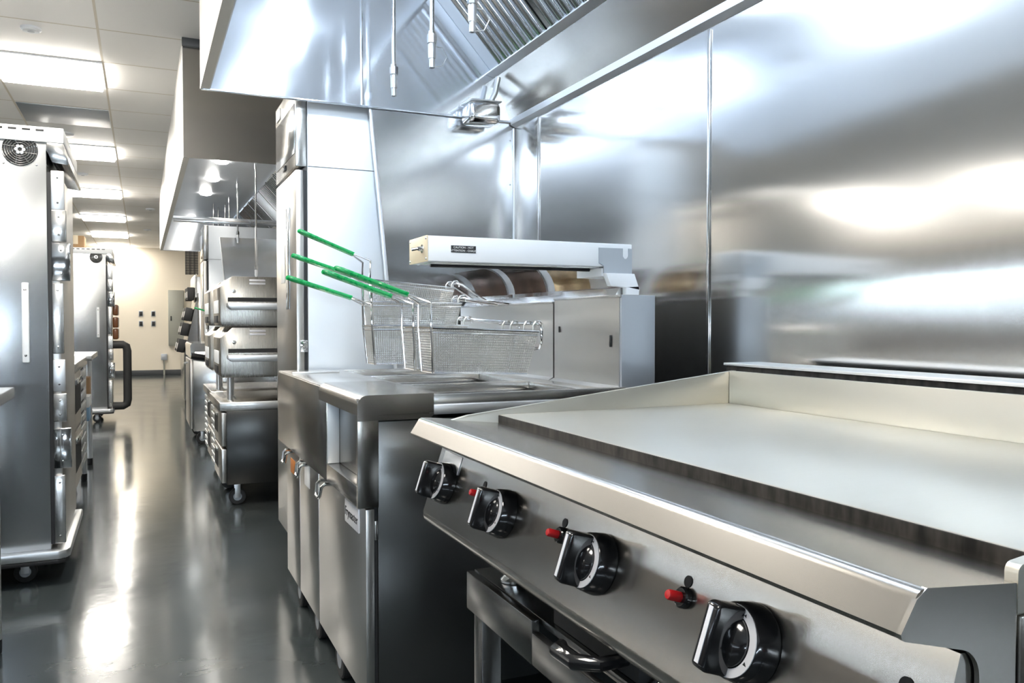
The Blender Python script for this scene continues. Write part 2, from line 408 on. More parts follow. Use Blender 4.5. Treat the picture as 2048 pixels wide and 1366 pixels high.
HX, HZ = .215, 2.03
FT, FB = (1.165, 2.545), (1.445, 2.24)
def hood(label, y0, y1, lamps, lampmat, xbar=None, lamp_r=.06, lx=.66, lh=1.):
    h = thing('exhaust_hood', label, 'exhaust hood', (HX, y1, HZ))
    MB().box(HX, HX + .003, y0, y1, HZ, CZ - .001).box(HX + .003, HX + .032, y0 + .003, y1 - .003, HZ, HZ + .003).build('front_skirt', 'skirt_steel', h)
    MB().prism([(HX + .032, HZ), (HX + .036, HZ), (HX + .036, HZ + .06), (HX + .10, 2.56), (HX + .096, 2.56), (HX + .032, HZ + .06)], 'y', y0 + .004, y1 - .004).build('inner_skirt', 'inner_sheet', h)
    ends = MB().box(HX + .003, WX - .002, y1 - .003, y1, HZ, CZ - .001)
    ends.box(HX + .003, WX - .002, y1 - .012, y1 + .004, HZ - .004, HZ + .004, .002)
    ends.build('end_panel', 'hood_end', h)
    MB().box(HX + .003, WX - .002, y0, y0 + .003, HZ, CZ - .001).build('end_panel', 'hood_back', h)  # darker steel than the other end: dim reflection put into the colour
    MB().box(HX + .10, FT[0] + .03, y0 + .004, y1 - .004, 2.56, 2.565).build('inner_top', 'inner_sheet', h)
    MB().prism([(FT[0], FT[1] + .01), (FT[0] + .04, FT[1] + .02), (FT[0] + .04, FT[1] + .025), (FT[0], FT[1] + .015)], 'y', y0 + .004, y1 - .004).build('filter_rail', 'chrome', h)
    MB().prism([(FB[0] - .035, FB[1] - .012), (FB[0] + .01, FB[1] - .02), (FB[0] + .01, FB[1] + .008), (FB[0] + .006, FB[1] + .008), (FB[0] + .006, FB[1] - .014), (FB[0] - .035, FB[1] - .007)], 'y', y0 + .004, y1 - .004).build('grease_gutter', 'alu', h)
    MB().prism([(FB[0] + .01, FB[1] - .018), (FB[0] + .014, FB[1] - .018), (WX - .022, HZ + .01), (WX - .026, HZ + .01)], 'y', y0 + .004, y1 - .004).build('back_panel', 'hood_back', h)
    MB().prism([(WX - .030, HZ + .012), (WX - .026, HZ - .012), (WX - .018, HZ - .016), (WX - .001, HZ - .024), (WX - .001, HZ + .012)], 'y', y0 + .004, y1 - .004).build('wall_trim', 'alu', h)
    n = int((y1 - y0 - .02) / .5); fw = .5
    MB().prism([(FT[0], FT[1]), (FT[0] + .006, FT[1] + .006), (FB[0] + .006, FB[1] + .006), FB], 'y', y1 - .10, y1 - .005).build('filler_panel', 'inner_sheet', h)
    n = int((y1 - y0 - .2) / .5)
    first = baffle_filter(h, y1 - .105 - fw + .004, y1 - .105, FT, FB)
    for i in range(1, n):
        c = copy_tree(first, (0, -fw * i, 0), parent=h)
    for y in lamps:
        l = MB().lathe([(0, lamp_r), (.02 * lh, lamp_r), (.045 * lh, lamp_r * .8), (.06 * lh, lamp_r * .4), (.063 * lh, 0)], (lx, y, 2.559), (0, 0, -1)).build('hood_light', lampmat, h)
    if xbar:
        MB().box(HX + .04, WX - .03, xbar - .02, xbar + .02, HZ - .035, HZ + .015, .004).build('cross_bar', 'hood_steel', h)
    return h
h1 = hood('polished canopy hood over griddle and fryers at upper right', -.6, 3.44, (2.75, 1.75, .75), 'hood_lamp', lamp_r=.08, lx=.66)
MB().tube([(.85, 3.433, HZ + .003), (.85, 3.433, 2.555)], .005, 8).build('seam_bead', 'chrome', h1)
h2 = hood('second canopy hood further down the aisle with three round lights', 4.9, 11.3, (5.8, 6.8, 7.8, 8.8, 9.8), 'hood_lamp_warm', xbar=7.75, lamp_r=.065, lh=.45)
# near end of the second hood closes with a full end sheet up to the ceiling angle
tag(MB().box(HX - .002, .62, 4.875, 4.898, CZ - .045, CZ - .0005, .002).build('ceiling_angle', 'base_grey'), 'dark angle strip where the second hood meets the ceiling', 'trim')

def nozzle(name, x, y, z0, z1, label, ring=True):
    t = thing(name, label, 'pipe', (x, y, z1), 'fire suppression drops under the hoods')
    MB().cyl((x, y, z0 + .11), (x, y, z1), .0085, 12).build('pipe', 'chrome', t)
    MB().cyl((x, y, z0 + .085), (x, y, z0 + .115), .017, 6).cyl((x, y, z0 + .115), (x, y, z0 + .125), .013, 12).build('hex_fitting', 'chrome', t)
    MB().lathe([(0, .006), (.0, .010), (.03, .010), (.032, .013), (.08, .014), (.086, .010)], (x, y, z0), (0, 0, 1), 16).build('spray_tip', 'alu', t)
    if ring:
        MB().tube([(x + .012, y, z0 + .075), (x + .035, y - .01, z0 + .07), (x + .05, y - .015, z0 + .04), (x + .035, y - .01, z0 + .008), (x + .006, y, z0 + .004)], .0016, 5).build('cap_cord', 'alu', t)
    return t
nozzle('nozzle_pipe', .93, 3.23, 2.03, 2.557, 'thin steel nozzle pipe hanging under the near hood, leftmost of three', False)
nozzle('nozzle_pipe', .93, 2.755, 2.01, 2.557, 'thin steel nozzle pipe hanging under the near hood, middle of three')
nozzle('nozzle_pipe', .93, 2.37, 2.01, 2.557, 'thin steel nozzle pipe hanging under the near hood, rightmost of three')
nozzle('nozzle_pipe', .92, 7.55, 1.50, 2.557, 'long steel drop pipe coming down beside the upper conveyor oven', False)
for k, (x, y, w) in enumerate(((.90, 8.85, 'rightmost'), (.92, 9.95, 'second from right'), (.92, 10.45, 'third from right'), (.88, 10.9, 'second from left'), (.80, 10.6, 'leftmost'))):
    nozzle('nozzle_pipe', x, y, 1.93, 2.557, f'thin drop pipe inside the far hood, {w} of its cluster', False)

# grease cup below the filter gutter
g = thing('grease_cup', 'rounded steel grease cup at the corner under the near hood filters', 'grease cup', (1.39, 3.35, 2.0))
MB().box(1.285, 1.43, 3.30, 3.42, 1.985, 2.075, .022, 4).build('cup', 'chrome', g)
MB().box(1.287, 1.432, 3.298, 3.422, 2.0755, 2.081, .002).build('rim', 'alu', g)
MB().tube([(1.40, 3.36, 2.0815), (1.425, 3.36, 2.13), (1.44, 3.36, 2.20)], .012, 10).build('drain_spout', 'alu', g)

# steel side splashes that close each fryer line
def splash(y, xt, xb, label, zt=2.024):
    s = thing('side_splash', label, 'splash panel', (1.3, y, .0))
    MB().prism([(xt, zt), (xb, .30), (WX - .002, .30), (WX - .002, zt)], 'y', y - .005, y + .002).build('sheet', 'splash_steel', s)
    MB().prism([(xt - .013, zt), (xt + .001, zt), (xb + .001, .30), (xb - .013, .30)], 'y', y - .012, y + .006, .002).build('hemmed_edge', 'alu', s)
    MB().box(WX - .006, WX - .0008, y - .25, y - .0055, .3, 2.005, .001).build('wall_flange', 'wall_steel', s)
    MB().tube([(WX - .008, y - .009, .3), (WX - .008, y - .009, 2.005)], .003, 6).build('corner_bead', 'alu', s)
    for z in (.9, 1.2, 1.51, 1.75, 1.95):
        MB().lathe([(0, .004), (.002, .003), (.003, 0)], (1.535, y - .0052, z), (0, -1, 0), 10).build('rivet', 'chrome', s)
splash(3.45, .895, 1.06, 'tall brushed steel side sheet standing between fryers and holding cabinet')
splash(9.03, .745, .90, 'steel side sheet far down the aisle behind the conveyor ovens', 2.0)

# ------------------------------------------------------------------ griddle
GY0, GY1 = .443, 1.685
G = thing('griddle', 'wide steel countertop griddle with black dial knobs in the right foreground', 'griddle', (.9, 1.05, .64))
# front rail (bull nose) and its end caps
nose = [(.711, .9045), (.555, .9205)] + arc(.546, .909, .012, 80, 155, 6) + [(.519, .8895), (.5195, .886), (.523, .884), (.585, .868), (.711, .866)]
MB().prism(nose, 'y', GY0, GY1, 0, False).build('front_rail', 'rail_steel', G)
# slanting control panel with rounded bottom
pan = [(.592, .861), (.5465, .722)] + arc(.566, .714, .02, 165, 270, 5) + [(.64, .694), (.64, .861)]
MB().prism(pan, 'y', GY0 + .0045, GY1 - .002).build('control_panel', 'rail_steel', G)
MB().box(.60, 1.36, GY0 + .02, GY1 - .003, .70, .86).build('body', 'steel_side', G)
# plate
pl = MB().box(.712, 1.335, GY0 + .0125, 1.655, .901, .9225, .0015)
pl = pl.build('griddle_plate', 'plate', G)
MB().box(.7085, .7119, GY0 + .014, 1.653, .9015, .9215, .0008).build('scorched_edge', 'carbon', pl)
# splashes
def side_splash_prof(y): return [(.60, .862), (.60, .915), (.64, .924), (1.35, 1.003), (1.36, 1.003), (1.36, .862)]
MB().prism(side_splash_prof(0), 'y', 1.657, 1.669, .001).build('side_splash', 'plate', G)
MB().prism([(.652, .886)] + arc(.660, .9185, .008, 180, 95, 4) + [(1.35, 1.003), (1.36, 1.003), (1.36, .886)], 'y', GY0 - .001, GY0 + .011).build('side_splash', 'plate', G)
MB().box(1.337, 1.349, GY0 + .012, 1.656, .87, 1.003, .001).build('back_splash', 'plate', G)
MB().box(1.362, 1.47, GY0 + .05, 1.70, .72, 1.014, .002).build('flue_riser', 'carbon', G)
MB().box(1.358, 1.474, GY0 + .046, 1.705, 1.0145, 1.021, .001).build('flue_cap', 'alu', G)
MB().box(.652, 1.36, GY0 - .004, GY0 + .012, .70, .8845, .001).build('end_panel', 'rail_steel', G)
MB().prism([(.6495, .912), (.6495, .74), (.607, .74), (.606, .835)] + arc(.580, .842, .026, 0, 80, 6) + [(.523, .8835), (.5195, .886), (.5185, .8895), (.535, .914), (.546, .9215)], 'y', GY0 - .0015, GY0 + .003).build('end_cap', 'rail_steel', G)
# legs under the body
for (x, y) in ((.63, 1.40), (.63, .90), (.63, .47), (1.30, 1.6), (1.30, .5)):
    L = MB().cyl((x, y, .655), (x, y, .6995), .016, 16).build('leg', 'alu', G)
    MB().lathe([(0, .024), (.004, .024), (.012, .017), (.02, .016)], (x, y, .6405), (0, 0, 1), 18).build('foot', 'chrome', L)
# nameplate on the panel
def on_panel(y, z, out=0.):
    x = .592 - (.861 - z) * (.0455 / .139)
    n = Vector((-.139, 0, .0455)).normalized()
    return Vector((x, y, z)) + n * out
PN = Vector((-.139, 0, .0455)).normalized(); PU = Vector((.0455, 0, .139)).normalized()
def plate_on_panel(y0, y1, z0, z1, th, bev):
    c = on_panel((y0 + y1) / 2, (z0 + z1) / 2, th / 2 + .0004)
    mt = Matrix.Translation(c) @ Matrix((PN, Vector((0, 1, 0)), PU)).transposed().to_4x4()
    return MB().box(-th / 2, th / 2, -(y1 - y0) / 2, (y1 - y0) / 2, -(z1 - z0) / 2, (z1 - z0) / 2, bev, mat=mt)
plate_on_panel(1.555, 1.655, .815, .852, .0015, .0006).build('name_plate', 'alu', G)
def knob(y, z, tilt):
    o = on_panel(y, z, .0006); q_ = 1.12
    k = MB().lathe([(0, .020), (0, .0375), (.004, .038), (.022, .0345), (.0235, .033), (.0235, .0)], o, PN, 40).build('knob', 'black', G)
    MB().lathe([(.0238, .0245), (.0238, .0325), (.0248, .0325), (.0248, .0245)], o, PN, 40).build('dial_ring', 'silver', k)
    MB().lathe([(.0236, .0238), (.027, .0235), (.031, .020), (.034, .012), (.0345, 0)], o, PN, 32).build('dome', 'black', k)
    R = Matrix.Rotation(math.radians(tilt), 3, PN)
    up = R @ PU; sd = up.cross(PN)
    # grip: a thick blade across the dome, proud of the ring
    def P(a, b, c): return o + up * a + sd * b + PN * c
    bl = MB()
    t = bmesh.new()
    prof = [(-.032, .0236), (-.0315, .050), (-.028, .0545), (.028, .0565), (.0315, .052), (.0325, .0236)]
    A = [t.verts.new(P(a, -.0085, c)) for a, c in prof]; B = [t.verts.new(P(a, .0085, c)) for a, c in prof]
    t.faces.new(A); t.faces.new(B[::-1])
    for i in range(6): t.faces.new((A[i], B[i], B[(i + 1) % 6], A[(i + 1) % 6]))
    bmesh.ops.recalc_face_normals(t, faces=t.faces)
    bmesh.ops.bevel(t, geom=list(t.edges), offset=.003, segments=3, affect='EDGES', profile=.5)
    for f in t.faces: f.smooth = True
    bl._merge(t); bl.build('grip', 'black', k)
    ln = MB(); t = bmesh.new()
    q = [(-.0255, .05475), (.0265, .0566), (.0265, .0573), (-.0255, .0554)]
    A = [t.verts.new(P(a, -.0028, c)) for a, c in q]; B = [t.verts.new(P(a, .0028, c)) for a, c in q]
    t.faces.new(A); t.faces.new(B[::-1])
    for i in range(4): t.faces.new((A[i], B[i], B[(i + 1) % 4], A[(i + 1) % 4]))
    ln._merge(t); ln.build('pointer_line', 'silver', k)
    # marks printed on the ring: a dot, a small flame triangle, a tick
    def P3(ang, r): 
        a = math.radians(ang); return o + (up * math.cos(a) + sd * math.sin(a)) * r + PN * .0249
    def tri(ang, s):
        mk = MB(); mk.bm.faces.new([mk.bm.verts.new(P3(ang, .0285 + s)), mk.bm.verts.new(P3(ang - 4, .0285 - s)), mk.bm.verts.new(P3(ang + 4, .0285 - s))]); mk.build('dial_mark', 'black_matte', k)
    tri(20, .0014); tri(115, .0022); tri(175, .0014); tri(-60, .0014)
    for ob in [k] + [c for c in SC.objects if c.parent == k]:
        oc = o - Vector(G.location)
        ob.data.transform(Matrix.Translation(oc) @ Matrix.Scale(q_, 4) @ Matrix.Translation(-oc))
    return k
for y, tl in ((1.591, -4), (1.297, -4), (.975, -4), (.668, -4)):
    knob(y, .793, tl)
for y in (1.412, 1.094, .786, .485):
    o = on_panel(y, .804, .0005)
    bz = MB().lathe([(0, .0125), (.006, .0125), (.008, .0105), (.008, 0)], o, PN, 24).build('igniter_collar', 'black', G)
    MB().lathe([(.0082, .0062), (.024, .0062), (.026, .005), (.0263, 0)], o, PN, 20).build('igniter_button', 'red', bz)
    MB().lathe([(0, .007), (.0008, .007), (.0008, 0)], on_panel(y + .002, .822, .0003), PN, 16).build('pilot_hole', 'dark_gap', G)

# stand that carries the griddle
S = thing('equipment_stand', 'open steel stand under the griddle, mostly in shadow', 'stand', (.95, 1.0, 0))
MB().box(.575, .59, 1.205, 1.50, .565, .638, .002).box(.575, .59, .43, 1.2045, .565, .618, .002).build('front_rail', 'shaded_steel', S)
MB().box(.592, 1.35, .43, 1.50, .628, .6395, .001).build('top_shelf', 'shaded_steel', S)
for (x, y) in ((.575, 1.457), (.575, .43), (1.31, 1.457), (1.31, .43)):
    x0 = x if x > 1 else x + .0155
    L = MB().box(x0, x0 + .04, y, y + .043, .09, .5645, .002).build('leg', 'shaded_steel', S)
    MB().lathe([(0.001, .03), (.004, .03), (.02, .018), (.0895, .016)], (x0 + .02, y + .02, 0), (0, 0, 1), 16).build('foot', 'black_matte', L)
MB().box(.62, 1.31, .48, 1.45, .22, .235, .001).build('under_shelf', 'shaded_steel', S)
D = MB().box(.60, 1.10, .925, 1.175, .6402, .69, .002).build('grease_drawer', 'dark_gap', G)
D['label'] = 'black grease drawer'
MB().tube([(.602, .955, .664), (.56, .96, .662), (.535, .985, .66), (.535, 1.035, .658), (.55, 1.05, .658)], [.009, .01, .012, .012, .009], 10).build('pull_handle', 'black', D)

# ------------------------------------------------------------------ fryer battery
def caster(parent, x, y, ztop, r=.055, big=False, wheel='rubber', ax=(0, 1, 0)):
    c = MB().box(x - .04, x + .04, y - .04, y + .04, ztop - .008, ztop - .0003, .001)
    for s_ in (-1, 1):
        if ax[1]: c.box(x - .016, x + .016, y + s_ * .022 - .002, y + s_ * .022 + .002, r * .9, ztop - .0085, .0005)
        elif s_ > 0: c.box(x + .020, x + .024, y - .016, y + .016, r * .9, ztop - .0085, .0005)
    c = c.build('caster_fork', 'alu', parent)
    MB().lathe([(-.016, .012), (-.016, r * .92), (-.012, r), (.012, r), (.016, r * .92), (.016, .012)], (x, y, r + .001), ax, 28).build('caster_wheel', wheel, c)
    MB().lathe([(-.017, 0), (-.017, r * .5), (.017, r * .5), (.017, 0)], (x, y, r + .001), ax, 20).build('wheel_hub', 'grey_metal', c)
    return c

FY0, FY1 = 2.08, 3.437
F = thing('fryer', 'long steel fryer battery with three doors and hanging baskets beside the griddle', 'fryer', (.9, 2.75, 0))
MB().box(.545, 1.275, FY0 + .012, FY1 - .01, .15, .86).build('cabinet_body', 'dark_gap', F)
MB().box(.553, 1.40, FY0, FY0 + .011, .13, .868, .0015).build('side_panel', 'shaded_steel', F)
MB().box(.553, 1.40, FY1 - .009, FY1, .13, .868, .0015).build('side_panel', 'shaded_steel', F)
# front control band: solid far section, framed recess in the near one
MB().box(.500, .552, 2.472, FY1, .648, .925, .003).build('front_panel', 'fryer_steel', F)
fr = MB().box(.500, .552, 2.082, 2.4715, .648, .702, .003).box(.497, .552, 2.068, 2.0815, .648, .93, .002)
fr.build('recess_frame', 'fryer_steel', F)
MB().box(.538, .543, 2.0825, 2.4635, .703, .885).build('recess_back', 'shaded_steel', F)
MB().box(.502, .5375, 2.4645, 2.4715, .7025, .885, .001).build('recess_cheek', 'pale_sheet', F)  # pale colour paints a bright reflection onto the recess cheek
# rolled landing lip
lip = [(.70, .938)] + arc(.522, .912, .026, 90, 180, 6) + [(.496, .886), (.70, .886)]
MB().prism(lip, 'y', 2.064, 2.565).prism([(.496, .8855), (.496, .872), (.69, .872), (.70, .882), (.70, .8855)], 'y', 2.064, 2.068).build('landing_lip', 'fryer_steel', F)
# top deck with three wells
def deck():
    d = MB()
    d.box(.505, .70, 2.566, FY1, .918, .928, .002)            # front ledge of the far section
    d.box(.7005, .76, FY0 + .012, FY1, .90, .926, .002)
    d.box(1.19, 1.279, FY0 + .012, FY1, .90, .926, .002)
    for y in (2.092, 2.515, 2.965, 3.405): d.box(.7605, 1.1895, y, y + .03, .90, .926, .002)
    return d.build('top_deck', 'steel', F)
deck()
for y0, y1 in ((2.1225, 2.5145), (2.5455, 2.9645), (2.9955, 3.4045)):
    w = MB().box(.7605, 1.1895, y0, y1, .888, .894)
    w.build('fry_well', 'steel', F)
MB().box(.70, 1.30, FY0 - .004, FY0 + .010, .895, .934, .003).build('side_rail', 'steel', F)
MB().box(.69, 1.26, FY0 - .012, FY0 - .0045, .88, .905, .002).build('side_rail', 'alu', F)
MB().box(.52, .70, 3.2, 3.215, .9285, .934, .001).build('deck_strip', 'alu', F)
# flue wall
fl = MB().prism([(1.215, .905), (1.285, .935), (1.285, 1.198), (1.40, 1.198), (1.40, .86), (1.215, .86)], 'y', FY0 + .012, 2.512).build('flue_front', 'steel_front', F)
MB().prism([(1.23, .905), (1.287, .935), (1.287, 1.188), (1.40, 1.188), (1.40, .86), (1.23, .86)], 'y', 2.526, FY1 - .012).build('flue_front', 'steel_front', F)
MB().box(1.286, 1.402, FY0 + .0, FY0 + .0115, .869, 1.204, .001).build('flue_side', 'grey_metal', F)
MB().box(1.280, 1.405, FY0 + .001, 2.512, 1.1985, 1.2055, .001).prism([(1.30, 1.2055), (1.385, 1.2055), (1.385, 1.232), (1.315, 1.228)], 'y', 2.14, 2.512).build('flue_cap', 'steel', F)
MB().box(1.282, 1.405, 2.526, FY1 - .012, 1.1885, 1.195, .001).prism([(1.30, 1.195), (1.385, 1.195), (1.385, 1.222), (1.315, 1.218)], 'y', 2.526, FY1 - .014).build('flue_cap', 'steel', F)
MB().box(1.281, 1.2845, 2.135, 2.143, 1.05, 1.085, .001).box(1.281, 1.2845, 2.47, 2.475, 1.09, 1.11, .0005).build('key_slot', 'dark_gap', F)
# heat tinted flue deflectors
def shell(y0, y1, mat, r):
    MB().sheet(arc(1.24, 1.225, r, 5, 88, 10), 'y', y0, y1, .003).build('flue_deflector', mat, F)
shell(3.06, 3.40, 'bronze', .112)
shell(3.00, 3.058, 'alu', .118)
shell(2.72, 2.998, 'bronze', .118)
shell(2.65, 2.718, 'alu', .124)
shell(2.36, 2.648, 'gold', .118)
shell(2.16, 2.358, 'steel', .10)
# hanger rod for the baskets
def rod(pts, r=.0045): MB().tube(pts, r, 10).build('basket_hanger', 'chrome', F)
rod([(1.288, 2.74, 1.043), (1.13, 2.46, 1.043), (1.111, 2.42, 1.042), (1.111, 2.32, 1.040), (1.111, 2.272, 1.045), (1.111, 2.258, 1.065), (1.111, 2.256, 1.10), (1.111, 2.266, 1.114), (1.111, 2.29, 1.119), (1.111, 2.58, 1.119), (1.125, 2.62, 1.117), (1.286, 2.66, 1.11)])
rod([(1.286, 2.68, 1.118), (1.07, 2.69, 1.133), (1.056, 2.70, 1.135), (1.056, 2.84, 1.135), (1.07, 2.85, 1.133), (1.286, 2.86, 1.118)])
rod([(1.292, 2.89, 1.192), (1.12, 2.89, 1.211), (1.101, 2.90, 1.2150), (1.101, 2.99, 1.2150), (1.12, 3.0, 1.211), (1.292, 3.0, 1.192)])
rod([(1.292, 3.07, 1.192), (1.16, 3.07, 1.272), (1.141, 3.08, 1.278), (1.141, 3.17, 1.278), (1.16, 3.18, 1.272), (1.292, 3.18, 1.192)])
# doors
for (y0, y1, hy) in ((2.085, 2.705, 2.535), (2.715, 3.06, 2.905), (3.07, 3.355, 3.205)):
    d = MB().box(.522, .5445, y0, y1, .140, .640, .002).build('door', 'steel_front', F)
    MB().tube([(.522, hy - .034, .632), (.500, hy - .034, .634), (.490, hy - .034, .625), (.486, hy - .028, .598), (.484, hy - .02, .592), (.484, hy + .02, .592), (.486, hy + .028, .598), (.490, hy + .034, .625), (.500, hy + .034, .634), (.522, hy + .034, .632)], .0055, 10).build('door_handle', 'chrome', d)
MB().box(.545, .5525, FY0 + .001, FY0 + .0045, .56, .61, .001).build('door_hinge', 'steel', F)
bp = MB().box(.5165, .5215, 2.145, 2.305, .565, .63, .002).build('badge', 'silver', F)
writing('badge_lettering', 'Frymaster', .036, 'black_matte', bp, (.5161, 2.225, .597), (0, -1, 0), (0, 0, 1))
MB().box(.5205, .5219, 2.865, 2.96, .55, .625, .0004).build('sticker', 'white', F)['label'] = 'white sticker'
MB().box(.5205, .5219, 3.16, 3.26, .545, .60, .0004).build('sticker', 'orange', F)['label'] = 'orange sticker'
for (x, y) in ((.575, 2.58), (.575, 2.94), (.575, 3.30), (1.2, 2.32), (1.2, 3.2)):
    caster(F, x, y, .15, .062, ax=(1, 0, 0))

# ------------------------------------------------------------------ fry baskets
BL, BW, BD = .335, .150, .128
def basket(loc, label, group='wire fry baskets with green handles'):
    B = thing('fry_basket', label, 'fry basket', loc, group)
    ox, oy, oz = loc
    def pt(u, v, w):
        """u 0..1 front to back, v -1..1 across, w 0 rim .. 1 floor"""
        x = u * BL + w * (.012 * (1 - u) - .030 * u)
        y = v * (BW / 2 - .010 * w)
        return (ox + x, oy + y, oz - w * BD)
    w = MB(); r = .00115
    nL, nW, nD = 44, 19, 17
    for i in range(nL + 1):
        u = i / nL
        w.tube([pt(u, -1, 0), pt(u, -1, 1), pt(u, 1, 1), pt(u, 1, 0)], r, 4, cap=False)
    for j in range(nW + 1):
        v = -1 + 2 * j / nW
        w.tube([pt(0, v, 0), pt(0, v, 1), pt(1, v, 1), pt(1, v, 0)], r, 4, cap=False)
    for k in range(1, nD + 1):
        q = k / nD
        w.tube([pt(0, -1, q), pt(1, -1, q), pt(1, 1, q), pt(0, 1, q)], r, 4, closed=True)
    w.build('wire_mesh', 'wire', B)
    rim = MB().tube([pt(0, -1, 0), pt(1, -1, 0), pt(1, 1, 0), pt(0, 1, 0)], .0034, 8, closed=True)
    rim.tube([pt(0, -1, .1), pt(1, -1, .1), pt(1, 1, .1), pt(0, 1, .1)], .0024, 6, closed=True)
    rim.tube([pt(0, -1, 1), pt(1, -1, 1), pt(1, 1, 1), pt(0, 1, 1)], .0028, 6, closed=True)
    rim.build('rim', 'chrome', B)
    hw = MB()
    tip = (ox - .265, oy, oz + .158); se = (ox - .06, oy, oz + .095); kx = (ox - .003, oz + .072)
    for s_ in (-1, 1):
        hw.tube([pt(0, s_ * .8, 1.02), pt(0, s_ * .8, .0), (kx[0], oy + s_ * .058, kx[1]), (se[0], oy + s_ * .010, se[2])], .0036, 8)
    hw.build('handle_wire', 'chrome', B)
    gr = MB()
    pts = []
    L = Vector(tip) - Vector(se)
    for s_ in (-1, 1):
        side = [(0, .0085), (.25, .0085), (.55, .0085), (.8, .012), (.95, .012), (1., .004)]
        seq = [Vector(se) + L * t + Vector((0, s_ * a, 0)) for t, a in side]
        gr.tube([p + Vector((.004, 0, -.001)) if i == 0 else p for i, p in enumerate(seq)], .0078, 10)
    gr.build('grip', 'green', B)
    for v in (-.45, .45):
        b = pt(1, v, 0)
        MB().tube([(b[0], b[1], b[2] - .02), (b[0] + .002, b[1], b[2] + .018), (b[0] + .010, b[1], b[2] + .030), (b[0] + .022, b[1], b[2] + .033), (b[0] + .032, b[1], b[2] + .024), (b[0] + .033, b[1], b[2] + .010)], .0032, 8).build('hook', 'wire', B)
    B.rotation_euler = (0, .035, 0)
    return B
b0 = basket((.755, 2.31, 1.108), 'wire fry basket hung lowest and nearest the griddle side, green handle')
def bcopy(loc, label, tilt=.035):
    c = copy_tree(b0, loc, label); c.rotation_euler = (0, tilt, 0)
    return c
bcopy((.755, 2.48, 1.108), 'wire fry basket hanging right behind the nearest basket')
bcopy((.700, 2.76, 1.112), 'wire fry basket at the left with the lowest green handle', 0.)
bcopy((.745, 2.94, 1.196), 'wire fry basket second highest, its green handle in the middle', .01)
bcopy((.785, 3.12, 1.284), 'topmost wire fry basket at the back with the highest green handle', .08)

# ------------------------------------------------------------------ heat lamp
H = thing('heat_lamp', 'long white strip heat lamp on a bracket above the fry baskets', 'heat lamp', (1.32, 2.2, 1.21))
MB().box(.707, 1.352, 2.13, 2.29, 1.290, 1.359, .002).build('housing', 'white_metal', H)
MB().box(.7035, .7065, 2.129, 2.291, 1.289, 1.360, .001).build('end_cap', 'beige', H)
for y, z in ((2.138, 1.352), (2.282, 1.352), (2.138, 1.297), (2.282, 1.297)):
    MB().lathe([(0, .004), (.002, .003), (.0025, 0)], (.7034, y, z), (-1, 0, 0), 10).build('screw', 'chrome', H)
sw = MB().lathe([(0, .012), (.003, .012), (.003, .007), (.014, .006), (.014, 0)], (.7034, 2.165, 1.325), (-1, 0, 0), 16).build('switch_collar', 'chrome', H)
MB().tube([(.689, 2.165, 1.325), (.672, 2.168, 1.322)], [.0035, .0045], 10).build('switch_lever', 'black', sw)
lp = MB().box(.772, .845, 2.1283, 2.1297, 1.3155, 1.3345, .0003).build('warning_plate', 'black_matte', H)
writing('warning_lettering', 'CAUTION - HOT', .0078, 'white', lp, (.8085, 2.1280, 1.3292), (1, 0, 0), (0, 0, 1), .0001)
writing('warning_lettering', 'ATTENTION - CHAUD', .0078, 'white', lp, (.8085, 2.1280, 1.3205), (1, 0, 0), (0, 0, 1), .0001)
MB().box(.72, 1.34, 2.15, 2.27, 1.2865, 1.2897, .001).build('reflector', 'chrome', H)
MB().tube([(.74, 2.21, 1.284), (1.32, 2.21, 1.284)], .005, 8).build('heating_element', 'black_matte', H)
# bracket plate with a slot cut in its top
br = MB()
br.prism([(1.236, 1.345), (1.236, 1.300), (1.252, 1.292), (1.252, 1.270), (1.350, 1.270), (1.350, 1.345), (1.338, 1.3455), (1.338, 1.322), (1.332, 1.3145), (1.324, 1.3145), (1.318, 1.322), (1.318, 1.3455)], 'y', 2.1265, 2.1297)
br.build('bracket_plate', 'grey_metal', H)
MB().prism([(1.252, 1.2695), (1.350, 1.2695), (1.366, 1.228), (1.366, 1.2325), (1.366, 1.2065), (1.322, 1.2065), (1.322, 1.228), (1.268, 1.2325)], 'y', 2.112, 2.135, .001).build('bracket_foot', 'white_metal', H)
MB().box(1.25, 1.355, 2.1355, 2.2895, 1.262, 1.2858, .001).build('bracket_arm', 'white_metal', H)

